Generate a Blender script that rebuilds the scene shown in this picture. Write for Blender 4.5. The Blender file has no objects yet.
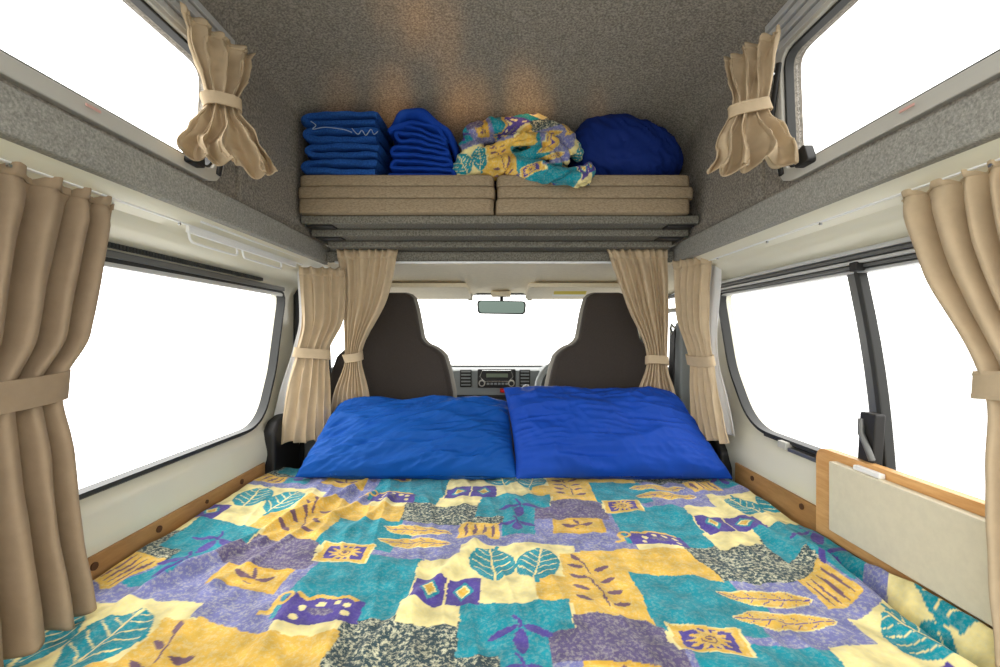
import bpy, bmesh, math, random
import numpy as np
from mathutils import Vector, noise
random.seed(7)
CZ = 1.25                       # height of the camera above the van floor; all z below are relative to the camera
C = bpy.context.scene.collection

def nvec(p): return Vector((noise.noise(p), noise.noise(p+Vector((17.3,5.1,9.7))), noise.noise(p+Vector((-8.2,31.4,3.3)))))
# ------------------------------------------------------------------ materials
def lin(c):
    return tuple(((v/255)/12.92 if v/255 <= .04045 else ((v/255+.055)/1.055)**2.4) for v in c)

def mat(name, rgb, rough=.8, metal=0., spec=.3, nscale=0, namp=0., bump=0., bscale=None, bdist=.002,
        stretch=(1,1,1), transl=0., rgb2=None, ramp=(.35,.65), coat=0.):
    m = bpy.data.materials.new(name); m.use_nodes = True
    nt = m.node_tree; N = nt.nodes; L = nt.links
    b = N['Principled BSDF']; out = N['Material Output']
    col = lin(rgb)
    b.inputs['Base Color'].default_value = (*col, 1)
    b.inputs['Roughness'].default_value = rough
    b.inputs['Metallic'].default_value = metal
    b.inputs['Specular IOR Level'].default_value = spec
    b.inputs['Coat Weight'].default_value = coat
    tc = N.new('ShaderNodeTexCoord'); mp = N.new('ShaderNodeMapping')
    mp.inputs['Scale'].default_value = stretch
    L.new(tc.outputs['Object'], mp.inputs['Vector'])
    if nscale:
        nz = N.new('ShaderNodeTexNoise'); nz.inputs['Scale'].default_value = nscale
        nz.inputs['Detail'].default_value = 3; nz.inputs['Roughness'].default_value = .65
        L.new(mp.outputs[0], nz.inputs['Vector'])
        cr = N.new('ShaderNodeValToRGB')
        cr.color_ramp.elements[0].position = ramp[0]; cr.color_ramp.elements[1].position = ramp[1]
        c2 = lin(rgb2) if rgb2 else tuple(min(1, v*(1+namp)) for v in col)
        c1 = col if rgb2 else tuple(v*(1-namp) for v in col)
        cr.color_ramp.elements[0].color = (*c1, 1); cr.color_ramp.elements[1].color = (*c2, 1)
        L.new(nz.outputs['Fac'], cr.inputs['Fac']); L.new(cr.outputs['Color'], b.inputs['Base Color'])
    if bump:
        n2 = N.new('ShaderNodeTexNoise'); n2.inputs['Scale'].default_value = bscale or nscale or 100
        n2.inputs['Detail'].default_value = 3
        L.new(mp.outputs[0], n2.inputs['Vector'])
        bp = N.new('ShaderNodeBump'); bp.inputs['Strength'].default_value = bump; bp.inputs['Distance'].default_value = bdist
        L.new(n2.outputs['Fac'], bp.inputs['Height']); L.new(bp.outputs[0], b.inputs['Normal'])
    if transl:
        t = N.new('ShaderNodeBsdfTranslucent'); mx = N.new('ShaderNodeMixShader'); mx.inputs[0].default_value = transl
        t.inputs['Color'].default_value = (*col, 1)
        L.new(b.outputs[0], mx.inputs[1]); L.new(t.outputs[0], mx.inputs[2]); L.new(mx.outputs[0], out.inputs['Surface'])
    return m

M = {}
M['carpet'] = mat('grey carpet lining', (128,127,121), .95, spec=.1, nscale=260, rgb2=(170,168,160), ramp=(.34,.68), bump=.5, bscale=220)
M['roofcarpet'] = mat('mottled grey roof carpet', (112,107,99), .95, spec=.1, nscale=190, rgb2=(162,155,144), ramp=(.38,.66), bump=.5, bscale=200)
M['boardcarpet'] = mat('carpeted board', (92,90,82), .95, spec=.1, nscale=180, rgb2=(135,132,122), bump=.4)
M['paint'] = mat('cream white painted metal', (222,219,200), .28, spec=.5, nscale=3, namp=.03)
M['paintw'] = mat('white enamel', (235,236,235), .3, spec=.5)
M['headliner'] = mat('cream cab headliner', (236,225,200), .7, spec=.2, nscale=60, namp=.03)
M['rubber'] = mat('black rubber seal', (44,45,44), .55, spec=.4)
M['blackp'] = mat('black plastic', (34,33,32), .5, spec=.4)
M['alu'] = mat('brushed aluminium', (200,201,200), .35, metal=.25, nscale=40, namp=.05, stretch=(1,.05,1))
M['alud'] = mat('dark grey aluminium', (112,113,112), .4, metal=.5)
M['plasticg'] = mat('pale grey frame plastic', (190,188,180), .45)
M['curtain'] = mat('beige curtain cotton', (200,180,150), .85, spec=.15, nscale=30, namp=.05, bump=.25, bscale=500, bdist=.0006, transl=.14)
M['curtain_shaded'] = mat('shaded beige curtain cotton', (164,144,120), .85, spec=.15, nscale=30, namp=.05, bump=.25, bscale=500, bdist=.0006, transl=.08)  # same beige cotton, colour darkened to stand in for backlit shade
M['lining'] = mat('white curtain lining', (226,226,226), .85, transl=.3)
M['wood'] = mat('timber board', (158,118,72), .55, nscale=9, rgb2=(178,136,86), stretch=(6,1,6), bump=.1, bscale=20)
M['woodl'] = mat('pale timber ply', (204,152,92), .5, nscale=10, rgb2=(222,174,114), stretch=(8,1,8))
M['laminate'] = mat('cream laminate', (214,206,182), .5, spec=.3, nscale=60, namp=.03)
M['hole'] = mat('dark screw plug', (84,56,36), .7)
M['cushion'] = mat('brown woven upholstery', (136,120,98), .95, spec=.1, nscale=240, rgb2=(164,148,124), stretch=(.5,1,1.6), bump=.5, bscale=320)
M['seat'] = mat('dark brown seat fabric', (66,60,56), .85, spec=.15, nscale=300, namp=.1, bump=.2)
M['seatside'] = mat('grey seat side trim', (128,124,114), .8)
M['dash'] = mat('dark grey dashboard', (92,97,97), .6)
M['dashl'] = mat('mid grey dashboard panel', (142,148,148), .55)
M['chrome'] = mat('silver trim', (200,202,202), .2, metal=.9)
M['lcd'] = mat('green grey display', (120,132,112), .3)
M['mirror'] = mat('mirror glass', (86,98,92), .06, metal=1)
M['redpale'] = mat('faded red print', (214,170,160), .5)
M['red'] = mat('red button', (205,36,26), .4)
M['knob'] = mat('grey gear knob', (84,86,88), .3)
M['yellow'] = mat('yellow sticker', (226,206,92), .6)
M['white'] = mat('white sticker', (240,238,232), .6)
M['mattress'] = mat('mattress ticking', (208,200,186), .9)
M['ply'] = mat('plywood', (170,138,98), .7, nscale=8, namp=.1, stretch=(5,1,5))
M['vinyl'] = mat('grey floor vinyl', (92,92,90), .6, nscale=80, namp=.1)
M['bluel'] = mat('bright blue cotton', (2,76,160), .7, spec=.25, nscale=5, namp=.06, bump=.35, bscale=26, bdist=.004, stretch=(1,1,2.2))
M['blued'] = mat('royal blue cotton', (12,66,166), .7, spec=.25, nscale=5, namp=.06, bump=.35, bscale=22, bdist=.004, stretch=(1.8,1,1))
M['towel'] = mat('blue terry towelling', (38,82,156), .98, spec=.05, nscale=220, namp=.25, bump=.9, bscale=300, bdist=.003)
M['sheet'] = mat('blue folded sheets', (8,60,158), .75, spec=.2, bump=.3, bscale=40, bdist=.004)
M['navy'] = mat('navy blue cotton', (12,40,112), .75, spec=.2, bump=.25, bscale=22, bdist=.004, stretch=(2,1,.7))
M['stitch'] = mat('pale blue stitching', (150,170,200), .8)
M['thread'] = mat('belt webbing', (52,52,52), .8)

def glass(name='window glass', tint=(1,1,1)):
    m = bpy.data.materials.new(name); m.use_nodes = True
    nt = m.node_tree; N = nt.nodes; L = nt.links; N.remove(N['Principled BSDF'])
    t = N.new('ShaderNodeBsdfTransparent'); t.inputs[0].default_value = (*tint, 1)
    g = N.new('ShaderNodeBsdfGlossy'); g.inputs['Roughness'].default_value = .02
    lw = N.new('ShaderNodeLayerWeight'); lw.inputs['Blend'].default_value = .5
    f = N.new('ShaderNodeMapRange'); f.inputs[3].default_value = .02; f.inputs[4].default_value = .12
    L.new(lw.outputs['Facing'], f.inputs[0])
    mx = N.new('ShaderNodeMixShader')
    L.new(f.outputs[0], mx.inputs[0]); L.new(t.outputs[0], mx.inputs[1]); L.new(g.outputs[0], mx.inputs[2])
    L.new(mx.outputs[0], N['Material Output'].inputs['Surface'])
    return m
M['glass'] = glass()

def pattern_mat():
    m = bpy.data.materials.new('printed batik cotton'); m.use_nodes = True
    nt = m.node_tree; N = nt.nodes; L = nt.links; b = N['Principled BSDF']
    b.inputs['Roughness'].default_value = .85; b.inputs['Specular IOR Level'].default_value = .2
    b.inputs['Sheen Weight'].default_value = .12; b.inputs['Sheen Roughness'].default_value = .45
    tc = N.new('ShaderNodeTexCoord')
    a = N.new('ShaderNodeAttribute'); a.attribute_name = 'pat'
    n1 = N.new('ShaderNodeTexNoise'); n1.inputs['Scale'].default_value = 150; n1.inputs['Detail'].default_value = 4; n1.inputs['Roughness'].default_value = .7
    n2 = N.new('ShaderNodeTexNoise'); n2.inputs['Scale'].default_value = 24; n2.inputs['Detail'].default_value = 3
    L.new(tc.outputs['Object'], n1.inputs['Vector']); L.new(tc.outputs['Object'], n2.inputs['Vector'])
    r1 = N.new('ShaderNodeValToRGB'); r1.color_ramp.elements[0].position = .47; r1.color_ramp.elements[1].position = .62
    L.new(n1.outputs['Fac'], r1.inputs['Fac'])
    mul = N.new('ShaderNodeMath'); mul.operation = 'MULTIPLY'
    L.new(r1.outputs['Color'], mul.inputs[0]); L.new(a.outputs['Alpha'], mul.inputs[1])
    mx = N.new('ShaderNodeMix'); mx.data_type = 'RGBA'
    L.new(mul.outputs[0], mx.inputs[0]); L.new(a.outputs['Color'], mx.inputs[6]); mx.inputs[7].default_value = (*lin((224,222,190)), 1)
    hs = N.new('ShaderNodeHueSaturation')
    mr = N.new('ShaderNodeMapRange'); mr.inputs[1].default_value = .3; mr.inputs[2].default_value = .7; mr.inputs[3].default_value = .70; mr.inputs[4].default_value = 1.20
    L.new(n2.outputs['Fac'], mr.inputs[0]); L.new(mr.outputs[0], hs.inputs['Value']); L.new(mx.outputs[2], hs.inputs['Color'])
    L.new(hs.outputs[0], b.inputs['Base Color'])
    n3 = N.new('ShaderNodeTexNoise'); n3.inputs['Scale'].default_value = 60; n3.inputs['Detail'].default_value = 4
    L.new(tc.outputs['Object'], n3.inputs['Vector'])
    bp = N.new('ShaderNodeBump'); bp.inputs['Strength'].default_value = .5; bp.inputs['Distance'].default_value = .003
    L.new(n3.outputs['Fac'], bp.inputs['Height']); L.new(bp.outputs[0], b.inputs['Normal'])
    return m
M['batik'] = pattern_mat()

# ------------------------------------------------------------------ mesh builder
class MB:
    def __init__(s): s.V = []; s.F = []
    def add(s, V, F):
        n = len(s.V); s.V += [tuple(v) for v in V]; s.F += [tuple(i+n for i in f) for f in F]; return s
    def box(s, x0,x1,y0,y1,z0,z1):
        V = [(x,y,z) for x in (x0,x1) for y in (y0,y1) for z in (z0,z1)]
        return s.add(V, [(0,1,3,2),(4,6,7,5),(0,4,5,1),(2,3,7,6),(0,2,6,4),(1,5,7,3)])
    def grid(s, fn, nu, nv, closeu=False, skip=None):
        V = [fn(i/(nu if closeu else nu-1), j/(nv-1)) for j in range(nv) for i in range(nu)]
        F = []
        for j in range(nv-1):
            for i in range(nu if closeu else nu-1):
                if skip and skip(i, j): continue
                k = (i+1) % nu
                F.append((j*nu+i, j*nu+k, (j+1)*nu+k, (j+1)*nu+i))
        return s.add(V, F)
    def tube(s, path, r, n=10, closed=False, sec=None, caps=True):
        """sweep a round (or given 2-D) section along a path; r is a number or a list"""
        P = [Vector(p) for p in path]; m = len(P)
        rr = r if isinstance(r, (list, tuple)) else [r]*m
        sec = sec or [(math.cos(2*math.pi*k/n), math.sin(2*math.pi*k/n)) for k in range(n)]
        n = len(sec); V = []; up = None
        for i in range(m):
            a = P[(i-1) % m] if (closed or i > 0) else P[i]; b = P[(i+1) % m] if (closed or i < m-1) else P[i]
            t = (b-a).normalized()
            if up is None:
                up = Vector((0,0,1)) if abs(t.z) < .9 else Vector((0,1,0))
            u = (up - t*up.dot(t)); u = u.normalized() if u.length > 1e-6 else t.orthogonal().normalized()
            up = u; w = t.cross(u)
            for (p, q) in sec: V.append(P[i] + u*(q*rr[i]) + w*(p*rr[i]))
        F = []
        for i in range(m if closed else m-1):
            j = (i+1) % m
            for k in range(n):
                l = (k+1) % n; F.append((i*n+k, i*n+l, j*n+l, j*n+k))
        if not closed and caps:
            F.append(tuple(range(n))[::-1]); F.append(tuple((m-1)*n+k for k in range(n)))
        return s.add(V, F)
    def prism(s, poly, axis, a0, a1):
        """poly of (p,q) extruded along axis; for 'y' p=x q=z, for 'x' p=y q=z, for 'z' p=x q=y"""
        def P(p, q, a): return {'y': (p,a,q), 'x': (a,p,q), 'z': (p,q,a)}[axis]
        n = len(poly); V = [P(p,q,a0) for p,q in poly] + [P(p,q,a1) for p,q in poly]
        F = [tuple(range(n))[::-1], tuple(range(n, 2*n))] + [(k, (k+1)%n, n+(k+1)%n, n+k) for k in range(n)]
        return s.add(V, F)
    def disc(s, c, r, h, axis='y', n=24):
        poly = [(r*math.cos(2*math.pi*k/n), r*math.sin(2*math.pi*k/n)) for k in range(n)]
        if axis == 'y': return s.prism([(c[0]+p, c[2]+q) for p,q in poly], 'y', c[1]-h/2, c[1]+h/2)
        if axis == 'x': return s.prism([(c[1]+p, c[2]+q) for p,q in poly], 'x', c[0]-h/2, c[0]+h/2)
        return s.prism([(c[0]+p, c[1]+q) for p,q in poly], 'z', c[2]-h/2, c[2]+h/2)
    def ball(s, c, r, nu=24, nv=14):
        rx, ry, rz = r if isinstance(r, tuple) else (r,r,r)
        return s.grid(lambda u,v: (c[0]+rx*math.sin(math.pi*v)*math.cos(2*math.pi*u), c[1]+ry*math.sin(math.pi*v)*math.sin(2*math.pi*u), c[2]+rz*math.cos(math.pi*v)), nu, nv, closeu=True)

def round_poly(pts, rad, seg=8):
    out = []; n = len(pts)
    for i in range(n):
        p = Vector(pts[i]); a = Vector(pts[i-1]); b = Vector(pts[(i+1)%n])
        r = rad[i] if isinstance(rad, (list,tuple)) else rad
        da = (a-p).normalized(); db = (b-p).normalized()
        ang = da.angle(db); t = min(r/math.tan(ang/2), (a-p).length*.49, (b-p).length*.49)
        p0 = p+da*t; p1 = p+db*t
        for k in range(seg+1):
            u = k/seg; out.append(tuple(p0*(1-u)**2 + p*2*u*(1-u) + p1*u*u))
    return out

def resample(poly, n):
    P = [Vector(p) for p in poly]; P.append(P[0]); d = [0]
    for i in range(1, len(P)): d.append(d[-1]+(P[i]-P[i-1]).length)
    out = []; k = 0
    for i in range(n):
        t = d[-1]*i/n
        while d[k+1] < t: k += 1
        u = (t-d[k])/max(1e-9, d[k+1]-d[k]); out.append(tuple(P[k].lerp(P[k+1], u)))
    return out

def link(name, mb, m, parent=None, bevel=0, smooth=None, solid=0, weld=False, segs=2):
    V = [Vector(v) for v in mb.V]
    lo = Vector([min(v[i] for v in V) for i in range(3)]); hi = Vector([max(v[i] for v in V) for i in range(3)])
    org = Vector(((lo.x+hi.x)/2, (lo.y+hi.y)/2, lo.z))
    me = bpy.data.meshes.new(name)
    me.from_pydata([v-org for v in V], [], mb.F)
    bm = bmesh.new(); bm.from_mesh(me)
    if weld: bmesh.ops.remove_doubles(bm, verts=bm.verts, dist=1e-5)
    bmesh.ops.recalc_face_normals(bm, faces=bm.faces)
    bm.to_mesh(me); bm.free()
    me.materials.append(m if not isinstance(m, str) else M[m])
    o = bpy.data.objects.new(name, me); C.objects.link(o)
    world = org + Vector((0,0,CZ))
    if parent: o.parent = parent; o.location = world - WL[parent.name]
    else: o.location = world
    WL[o.name] = world
    if smooth is None: smooth = not bevel
    if smooth or bevel:
        for p in me.polygons: p.use_smooth = True
        me.set_sharp_from_angle(angle=math.radians(38))
    if solid:
        sm = o.modifiers.new('thickness', 'SOLIDIFY'); sm.thickness = solid; sm.offset = 0
    if bevel:
        bv = o.modifiers.new('bevel', 'BEVEL'); bv.width = bevel; bv.segments = segs; bv.limit_method = 'ANGLE'; bv.angle_limit = math.radians(40)
        bv.harden_normals = True
    return o
WL = {}
def thing(name, loc, label=None, cat=None, group=None, kind=None):
    o = bpy.data.objects.new(name, None); C.objects.link(o); o.empty_display_size = .05
    o.location = Vector(loc)+Vector((0,0,CZ)); WL[o.name] = o.location.copy()
    return tag(o, label, cat, group, kind)
def tag(o, label=None, cat=None, group=None, kind=None):
    if label: o['label'] = label
    if cat: o['category'] = cat
    if group: o['group'] = group
    if kind: o['kind'] = kind
    return o
def struct(name, mb, m, label=None, **k):
    return tag(link(name, mb, m, **k), label, kind='structure')
def lerp(a, b, t): return a+(b-a)*t
def curve(keys, x):
    """smooth interpolation through (x, y) keys"""
    if x <= keys[0][0]: return keys[0][1]
    for (a, p), (b, q) in zip(keys, keys[1:]):
        if x <= b:
            t = (x-a)/(b-a); t = t*t*(3-2*t); return p+(q-p)*t
    return keys[-1][1]

# ------------------------------------------------------------------ printed fabric pattern (fabric coordinates s, t in metres)
def _h(ix, iy, seed):
    v = np.sin(ix*127.1 + iy*311.7 + seed*74.7)*43758.5453
    return v-np.floor(v)
def vnoise(x, y, seed=0):
    ix = np.floor(x); iy = np.floor(y); fx = x-ix; fy = y-iy
    fx = fx*fx*fx*(fx*(fx*6-15)+10); fy = fy*fy*fy*(fy*(fy*6-15)+10)
    a = _h(ix,iy,seed); b = _h(ix+1,iy,seed); c = _h(ix,iy+1,seed); d = _h(ix+1,iy+1,seed)
    return (a*(1-fx)+b*fx)*(1-fy) + (c*(1-fx)+d*fx)*fy - .5

COL = dict(C=(240,226,160), Y=(228,186,80), T=(8,144,162), P=(82,68,152), V=(120,124,180), G=(52,74,82), Mv=(98,88,128), D=(120,92,110), B=(214,170,60))
MOT = dict(C=.25, Y=.32, T=.14, P=.06, V=.4, G=.85, Mv=.28, D=0, B=.2)

def paint(S, T):
    """colour of the print at fabric coordinates; returns (n,4): linear rgb and the amount of mottling"""
    n = len(S)
    ws = S + .005*vnoise(S*40, T*40, 3) + .0025*vnoise(S*140, T*140, 4)
    wt = T + .005*vnoise(S*40, T*40, 5) + .0025*vnoise(S*140, T*140, 6)
    out = np.empty((n,4)); out[:,:3] = lin(COL['C']); out[:,3] = MOT['C']
    def near(cs, ct):
        i = np.round((ws-cs)/.655); a = ws-.655*i; b = wt+.272*i
        j = np.round((b-ct)/.49); return a-cs, b-.49*j-ct
    def put(mask, c):
        out[mask,:3] = lin(COL[c]); out[mask,3] = MOT[c]
    def rect(s0, s1, t0, t1, c):
        a, b = near((s0+s1)/2, (t0+t1)/2)
        put((np.abs(a) < (s1-s0)/2) & (np.abs(b) < (t1-t0)/2), c)
    def blob(cs, ct, ang, L, W, c, pw=.7, vein=None, gap=.023, vw=.0022):
        a, b = near(cs, ct); ca, sa = math.cos(ang), math.sin(ang)
        u = a*ca+b*sa; v = -a*sa+b*ca
        ins = np.abs(v) < W*np.clip(1-(u/L)**2, 0, 1)**pw
        put(ins, c)
        if vein:
            q = np.mod(u+np.abs(v)*.9, gap)
            put(ins & (np.abs(v) < W*.86*np.clip(1-(u/L)**2,0,1)**pw) & ((np.abs(v) < vw) | ((q < vw*1.5) & (np.abs(v) > .004))), vein)
    def ring(cs, ct, r0, r1, c):
        a, b = near(cs, ct); r = np.hypot(a, b); put((r >= r0) & (r < r1), c)
    def stroke(pts, w, c):
        for (p, q) in zip(pts, pts[1:]):
            a, b = near((p[0]+q[0])/2, (p[1]+q[1])/2); hx, hy = (q[0]-p[0])/2, (q[1]-p[1])/2
            L2 = hx*hx+hy*hy; k = np.clip((a*hx+b*hy)/L2, -1, 1)
            put(np.hypot(a-k*hx, b-k*hy) < w, c)
    # large patches
    rect(-.118,.0,-.22,-.066,'V'); rect(-.118,.335,-.31,-.14,'V'); rect(-.118,.075,-.2,-.072,'V'); rect(.32,.46,-.31,-.105,'V')
    rect(-.25,-.08,.238,.40,'T'); rect(-.12,-.05,.30,.352,'T')
    rect(-.21,-.004,-.066,.128,'T')
    rect(-.094,.165,.125,.24,'G'); rect(-.014,.09,.07,.14,'C')
    rect(-.322,-.09,.158,.245,'Y')
    rect(.285,.412,-.1,.121,'Y'); rect(.226,.34,-.007,.077,'Y'); rect(.255,.29,.07,.092,'Y')
    rect(.236,.434,.16,.222,'Mv'); rect(.28,.42,.121,.165,'Mv')
    rect(.093,.278,.077,.16,'T'); rect(.093,.236,.155,.206,'T'); rect(.16,.236,.2,.305,'T')
    rect(.062,.155,.237,.318,'Y')
    for k in range(4): blob(.08+.02*k, .278, 1.57, .034, .004, 'D')
    # gold cartouche with a bird
    rect(.28,.412,-.268,-.2,'B'); rect(.29,.402,-.26,-.208,'Y')
    blob(.33,-.235,.35,.028,.007,'D'); blob(.36,-.232,-.5,.026,.007,'D'); blob(.347,-.226,0,.02,.006,'B'); blob(.343,-.248,1.2,.016,.004,'D')
    # starry block with scrolls
    rect(-.2,-.077,.074,.134,'P')
    for (a, b) in ((-.17,.12),(-.165,.1),(-.1,.092),(-.098,.114),(-.14,.088),(-.118,.086)): ring(a, b, 0, .0065, 'C')
    blob(-.136,.106,.3,.022,.008,'Mv'); 
    ring(-.205,.083,.009,.0155,'Y'); stroke([(-.218,.09),(-.214,.112),(-.232,.122)], .0045, 'Y')
    stroke([(-.185,.07),(-.165,.078),(-.145,.068),(-.125,.074),(-.105,.067),(-.09,.075)], .004, 'Y')
    # sun in a frame
    rect(-.229,-.119,-.112,-.033,'C'); rect(-.225,-.123,-.109,-.036,'Y'); rect(-.213,-.135,-.1,-.045,'P')
    a, b = near(-.174,-.0725); r = np.hypot(a*1.0, b*1.0); th = np.arctan2(b, a)
    put(r < .025+.0075*np.cos(12*th), 'Y'); put((np.abs(r-.009-.0012*th) < .0013), 'D'); put(r < .004, 'D')
    # two long feathers
    blob(-.036,.283,.06,.086,.023,'C'); blob(-.036,.283,.06,.083,.020,'Y',vein='P',gap=.026,vw=.0014)
    blob(-.034,.347,.06,.086,.027,'C'); blob(-.034,.347,.06,.083,.024,'Y',vein='P',gap=.026,vw=.0014)
    # diamonds
    rect(0,.127,0,.082,'P'); rect(.0605,.0645,-.005,.087,'C')
    for cs in (.032,.095):
        a, b = near(cs,.04); q = np.abs(a)/.017+np.abs(b)/.026
        put(q < 1.15, 'T'); put(q < .8, 'C'); put(q < .6, 'B')
    # leaf pair
    blob(.145,-.062,1.45,.062,.047,'T',pw=.62,vein='C'); stroke([(.148,-.118),(.152,-.134)],.004,'T')
    blob(.237,-.052,1.75,.062,.045,'T',pw=.62,vein='C'); stroke([(.231,.0),(.228,.022)],.004,'T')
    # sprigs
    for (a, b, f) in ((.195,.143,1.0),(.195,.232,.85)):
        stroke([(a,b),(a-.003,b-.018*f),(a-.012,b-.03*f)],.003,'P')
        blob(a,b+.034*f,1.57,.03*f,.012,'P'); blob(a-.028*f,b+.008,-.5,.028*f,.008,'P'); blob(a+.028*f,b+.01,.55,.028*f,.009,'P')
    # fern
    stroke([(.318,-.082),(.332,-.055),(.336,-.02)],.002,'D'); stroke([(.322,-.015),(.344,.03),(.348,.09)],.002,'D')
    blob(.316,-.086,1.0,.014,.006,'D')
    for k in range(4):
        blob(.313-.001*k,-.052+.041*k,.42,.017,.0065,'D'); blob(.363+.003*k,-.042+.041*k,-.42,.017,.0065,'D')
    return out

ANCH = [(-0.1605, 0.8484, 0.0, 0.0), (-0.0366, 0.773, 0.125, 0.08), (0.1179, 0.7701, 0.278, 0.077), (0.2424, 0.7272, 0.404, 0.121), (0.4025, 0.9662, 0.563, -0.11), (0.2456, 0.8518, 0.406, -0.005), (0.2681, 0.7172, 0.428, 0.108), (0.3673, 0.6422, 0.533, 0.183), (-0.2735, 0.8996, -0.122, -0.035), (-0.3858, 0.9844, -0.227, -0.11), (-0.3806, 0.7935, -0.21, 0.07), (-0.235, 0.7247, -0.077, 0.132), (-0.1577, 1.3465, 0.0, -0.49), (-0.0142, 1.2648, 0.125, -0.41), (-0.0984, 1.0927, 0.062, -0.255), (-0.0069, 1.018, 0.15, -0.175), (0.263, 1.2423, 0.404, -0.369), (0.2754, 1.122, 0.432, -0.268), (0.2854, 1.2423, 0.428, -0.382), (0.3802, 1.1725, 0.533, -0.307), (0.1307, 1.116, 0.28, -0.268), (-0.049, 0.9891, 0.11, -0.14), (0.1765, 0.9443, 0.337, -0.1), (0.4877, 1.122, 0.655, -0.272), (0.637, 1.0594, 0.78, -0.192), (0.4864, 1.0383, 0.655, -0.192), (0.6645, 1.1994, 0.8, -0.334), (0.752, 1.2276, 0.892, -0.324), (0.4079, 0.9844, 0.563, -0.147), (0.4321, 0.8415, 0.57, -0.032), (0.5565, 0.8348, 0.717, -0.037), (0.6385, 0.7875, 0.805, 0.043), (0.7259, 1.0332, 0.85, -0.127), (0.6947, 0.9154, 0.86, -0.012), (0.4969, 0.6646, 0.655, 0.151), (0.643, 0.6798, 0.8, 0.156), (0.7591, 0.7507, 0.892, 0.166), (-0.6869, 1.2349, -0.51, -0.28), (-0.5916, 1.2276, -0.418, -0.27), (-0.4751, 1.122, -0.31, -0.218), (-0.5397, 0.8843, -0.375, 0.004), (-0.4054, 0.7966, -0.245, 0.072), (-0.4827, 0.7051, -0.318, 0.172), (-0.3661, 0.7099, -0.2, 0.132), (-0.6364, 0.9986, -0.46, -0.073), (-0.6411, 0.8732, -0.46, 0.037), (-0.6995, 0.8152, -0.495, 0.087), (-0.7591, 0.8282, -0.593, 0.097), (-0.5864, 0.6711, -0.418, 0.22), (-0.7042, 0.6798, -0.51, 0.21)]
def tps_fit(A, lam=2e-4):
    P = np.array([(a[0],a[1]) for a in A]); Q = np.array([(a[2],a[3]) for a in A]); n = len(P)
    d = np.hypot(P[:,None,0]-P[None,:,0], P[:,None,1]-P[None,:,1]); K = np.where(d > 0, d*d*np.log(d+1e-12), 0)+lam*np.eye(n)
    B = np.hstack([np.ones((n,1)), P]); Mx = np.zeros((n+3,n+3)); Mx[:n,:n] = K; Mx[:n,n:] = B; Mx[n:,:n] = B.T
    W = np.linalg.solve(Mx, np.vstack([Q, np.zeros((3,2))]))
    def f(x, y):
        S = W[n,0]+W[n+1,0]*x+W[n+2,0]*y; T = W[n,1]+W[n+1,1]*x+W[n+2,1]*y
        for i in range(n):
            r = np.hypot(x-P[i,0], y-P[i,1]); k = np.where(r > 0, r*r*np.log(r+1e-12), 0)
            S = S+W[i,0]*k; T = T+W[i,1]*k
        return S, T
    return f
drape = tps_fit(ANCH)

def set_pat(me, RGBA):
    at = me.color_attributes.new('pat', 'FLOAT_COLOR', 'POINT')
    at.data.foreach_set('color', RGBA.astype(np.float32).ravel())

# ------------------------------------------------------------------ duvet on the bed
def duvet_height(X, Y):
    z = np.full_like(X, -.47)
    z += .012*vnoise(X*5+3, Y*4, 1) + .007*vnoise(X*13, Y*7+5, 2)
    # long creases running up the bed, combed towards the left
    r = 1-2*np.abs(vnoise(X*9+Y*1.1, Y*1.7, 8)); z += .022*np.clip(r-.5, 0, 1)*np.clip(.5-X*.8, .25, 1)
    r = 1-2*np.abs(vnoise(X*24+Y*5, Y*6, 9)); z += .006*(r-.5)
    z += .0030*vnoise(X*55, Y*40, 10) + .010*(vnoise(X*16+Y*9, Y*5, 12)**2)*4*.5
    def ridge(p, q, w, h):
        nonlocal z
        dx, dy = q[0]-p[0], q[1]-p[1]; L2 = dx*dx+dy*dy
        k = np.clip(((X-p[0])*dx+(Y-p[1])*dy)/L2, 0, 1)
        dd = np.hypot(X-p[0]-k*dx, Y-p[1]-k*dy)
        z = z + h*np.exp(-(dd/w)**2)*(.35+.65*np.sin(np.pi*np.clip(k*.9+.05,0,1)))
    ridge((-.02,1.06), (-.20,.66), .016, .015)
    ridge((-.42,1.40), (-.62,.78), .012, .022); ridge((-.36,1.36), (-.52,.80), .012, .012)
    ridge((-.50,1.05), (-.66,.70), .012, .012); ridge((-.30,1.30), (-.36,1.02), .013, .010)
    ridge((.20,.66), (.35,.60), .03, .012); ridge((.60,1.38), (.62,.95), .02, .014)
    ridge((.67,1.18), (.655,.80), .022, .020); ridge((.50,1.25), (.52,1.0), .02, .008)
    # right-hand gutter and the bunched edge against the table board
    g = np.clip((.98-Y)/.2, 0, 1)
    z = z + g*(-.030*np.exp(-((X-.690+.08*np.clip(.85-Y,0,1))/.011)**2) + .030*np.exp(-((X-.722)/.016)**2) + .012*np.exp(-((X-.645)/.03)**2))
    z = z + .012*np.exp(-((X+.78)/.06)**2)
    # tucked edges
    e = np.clip((X-.736)/.03, 0, 1)
    z = z - .10*e**2
    e = np.clip((-X-.748)/.02, 0, 1); z = z - .03*e**2
    e = np.clip((Y-1.53)/.05, 0, 1); z = z - .12*e**2
    return z
xs = np.linspace(-.766, .766, 640)
ys = np.concatenate([np.linspace(-.12, .56, 60)[:-1], np.linspace(.56, 1.58, 440)])
GX, GY = np.meshgrid(xs, ys); GX = GX.ravel(); GY = GY.ravel(); GZ = duvet_height(GX, GY)
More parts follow.
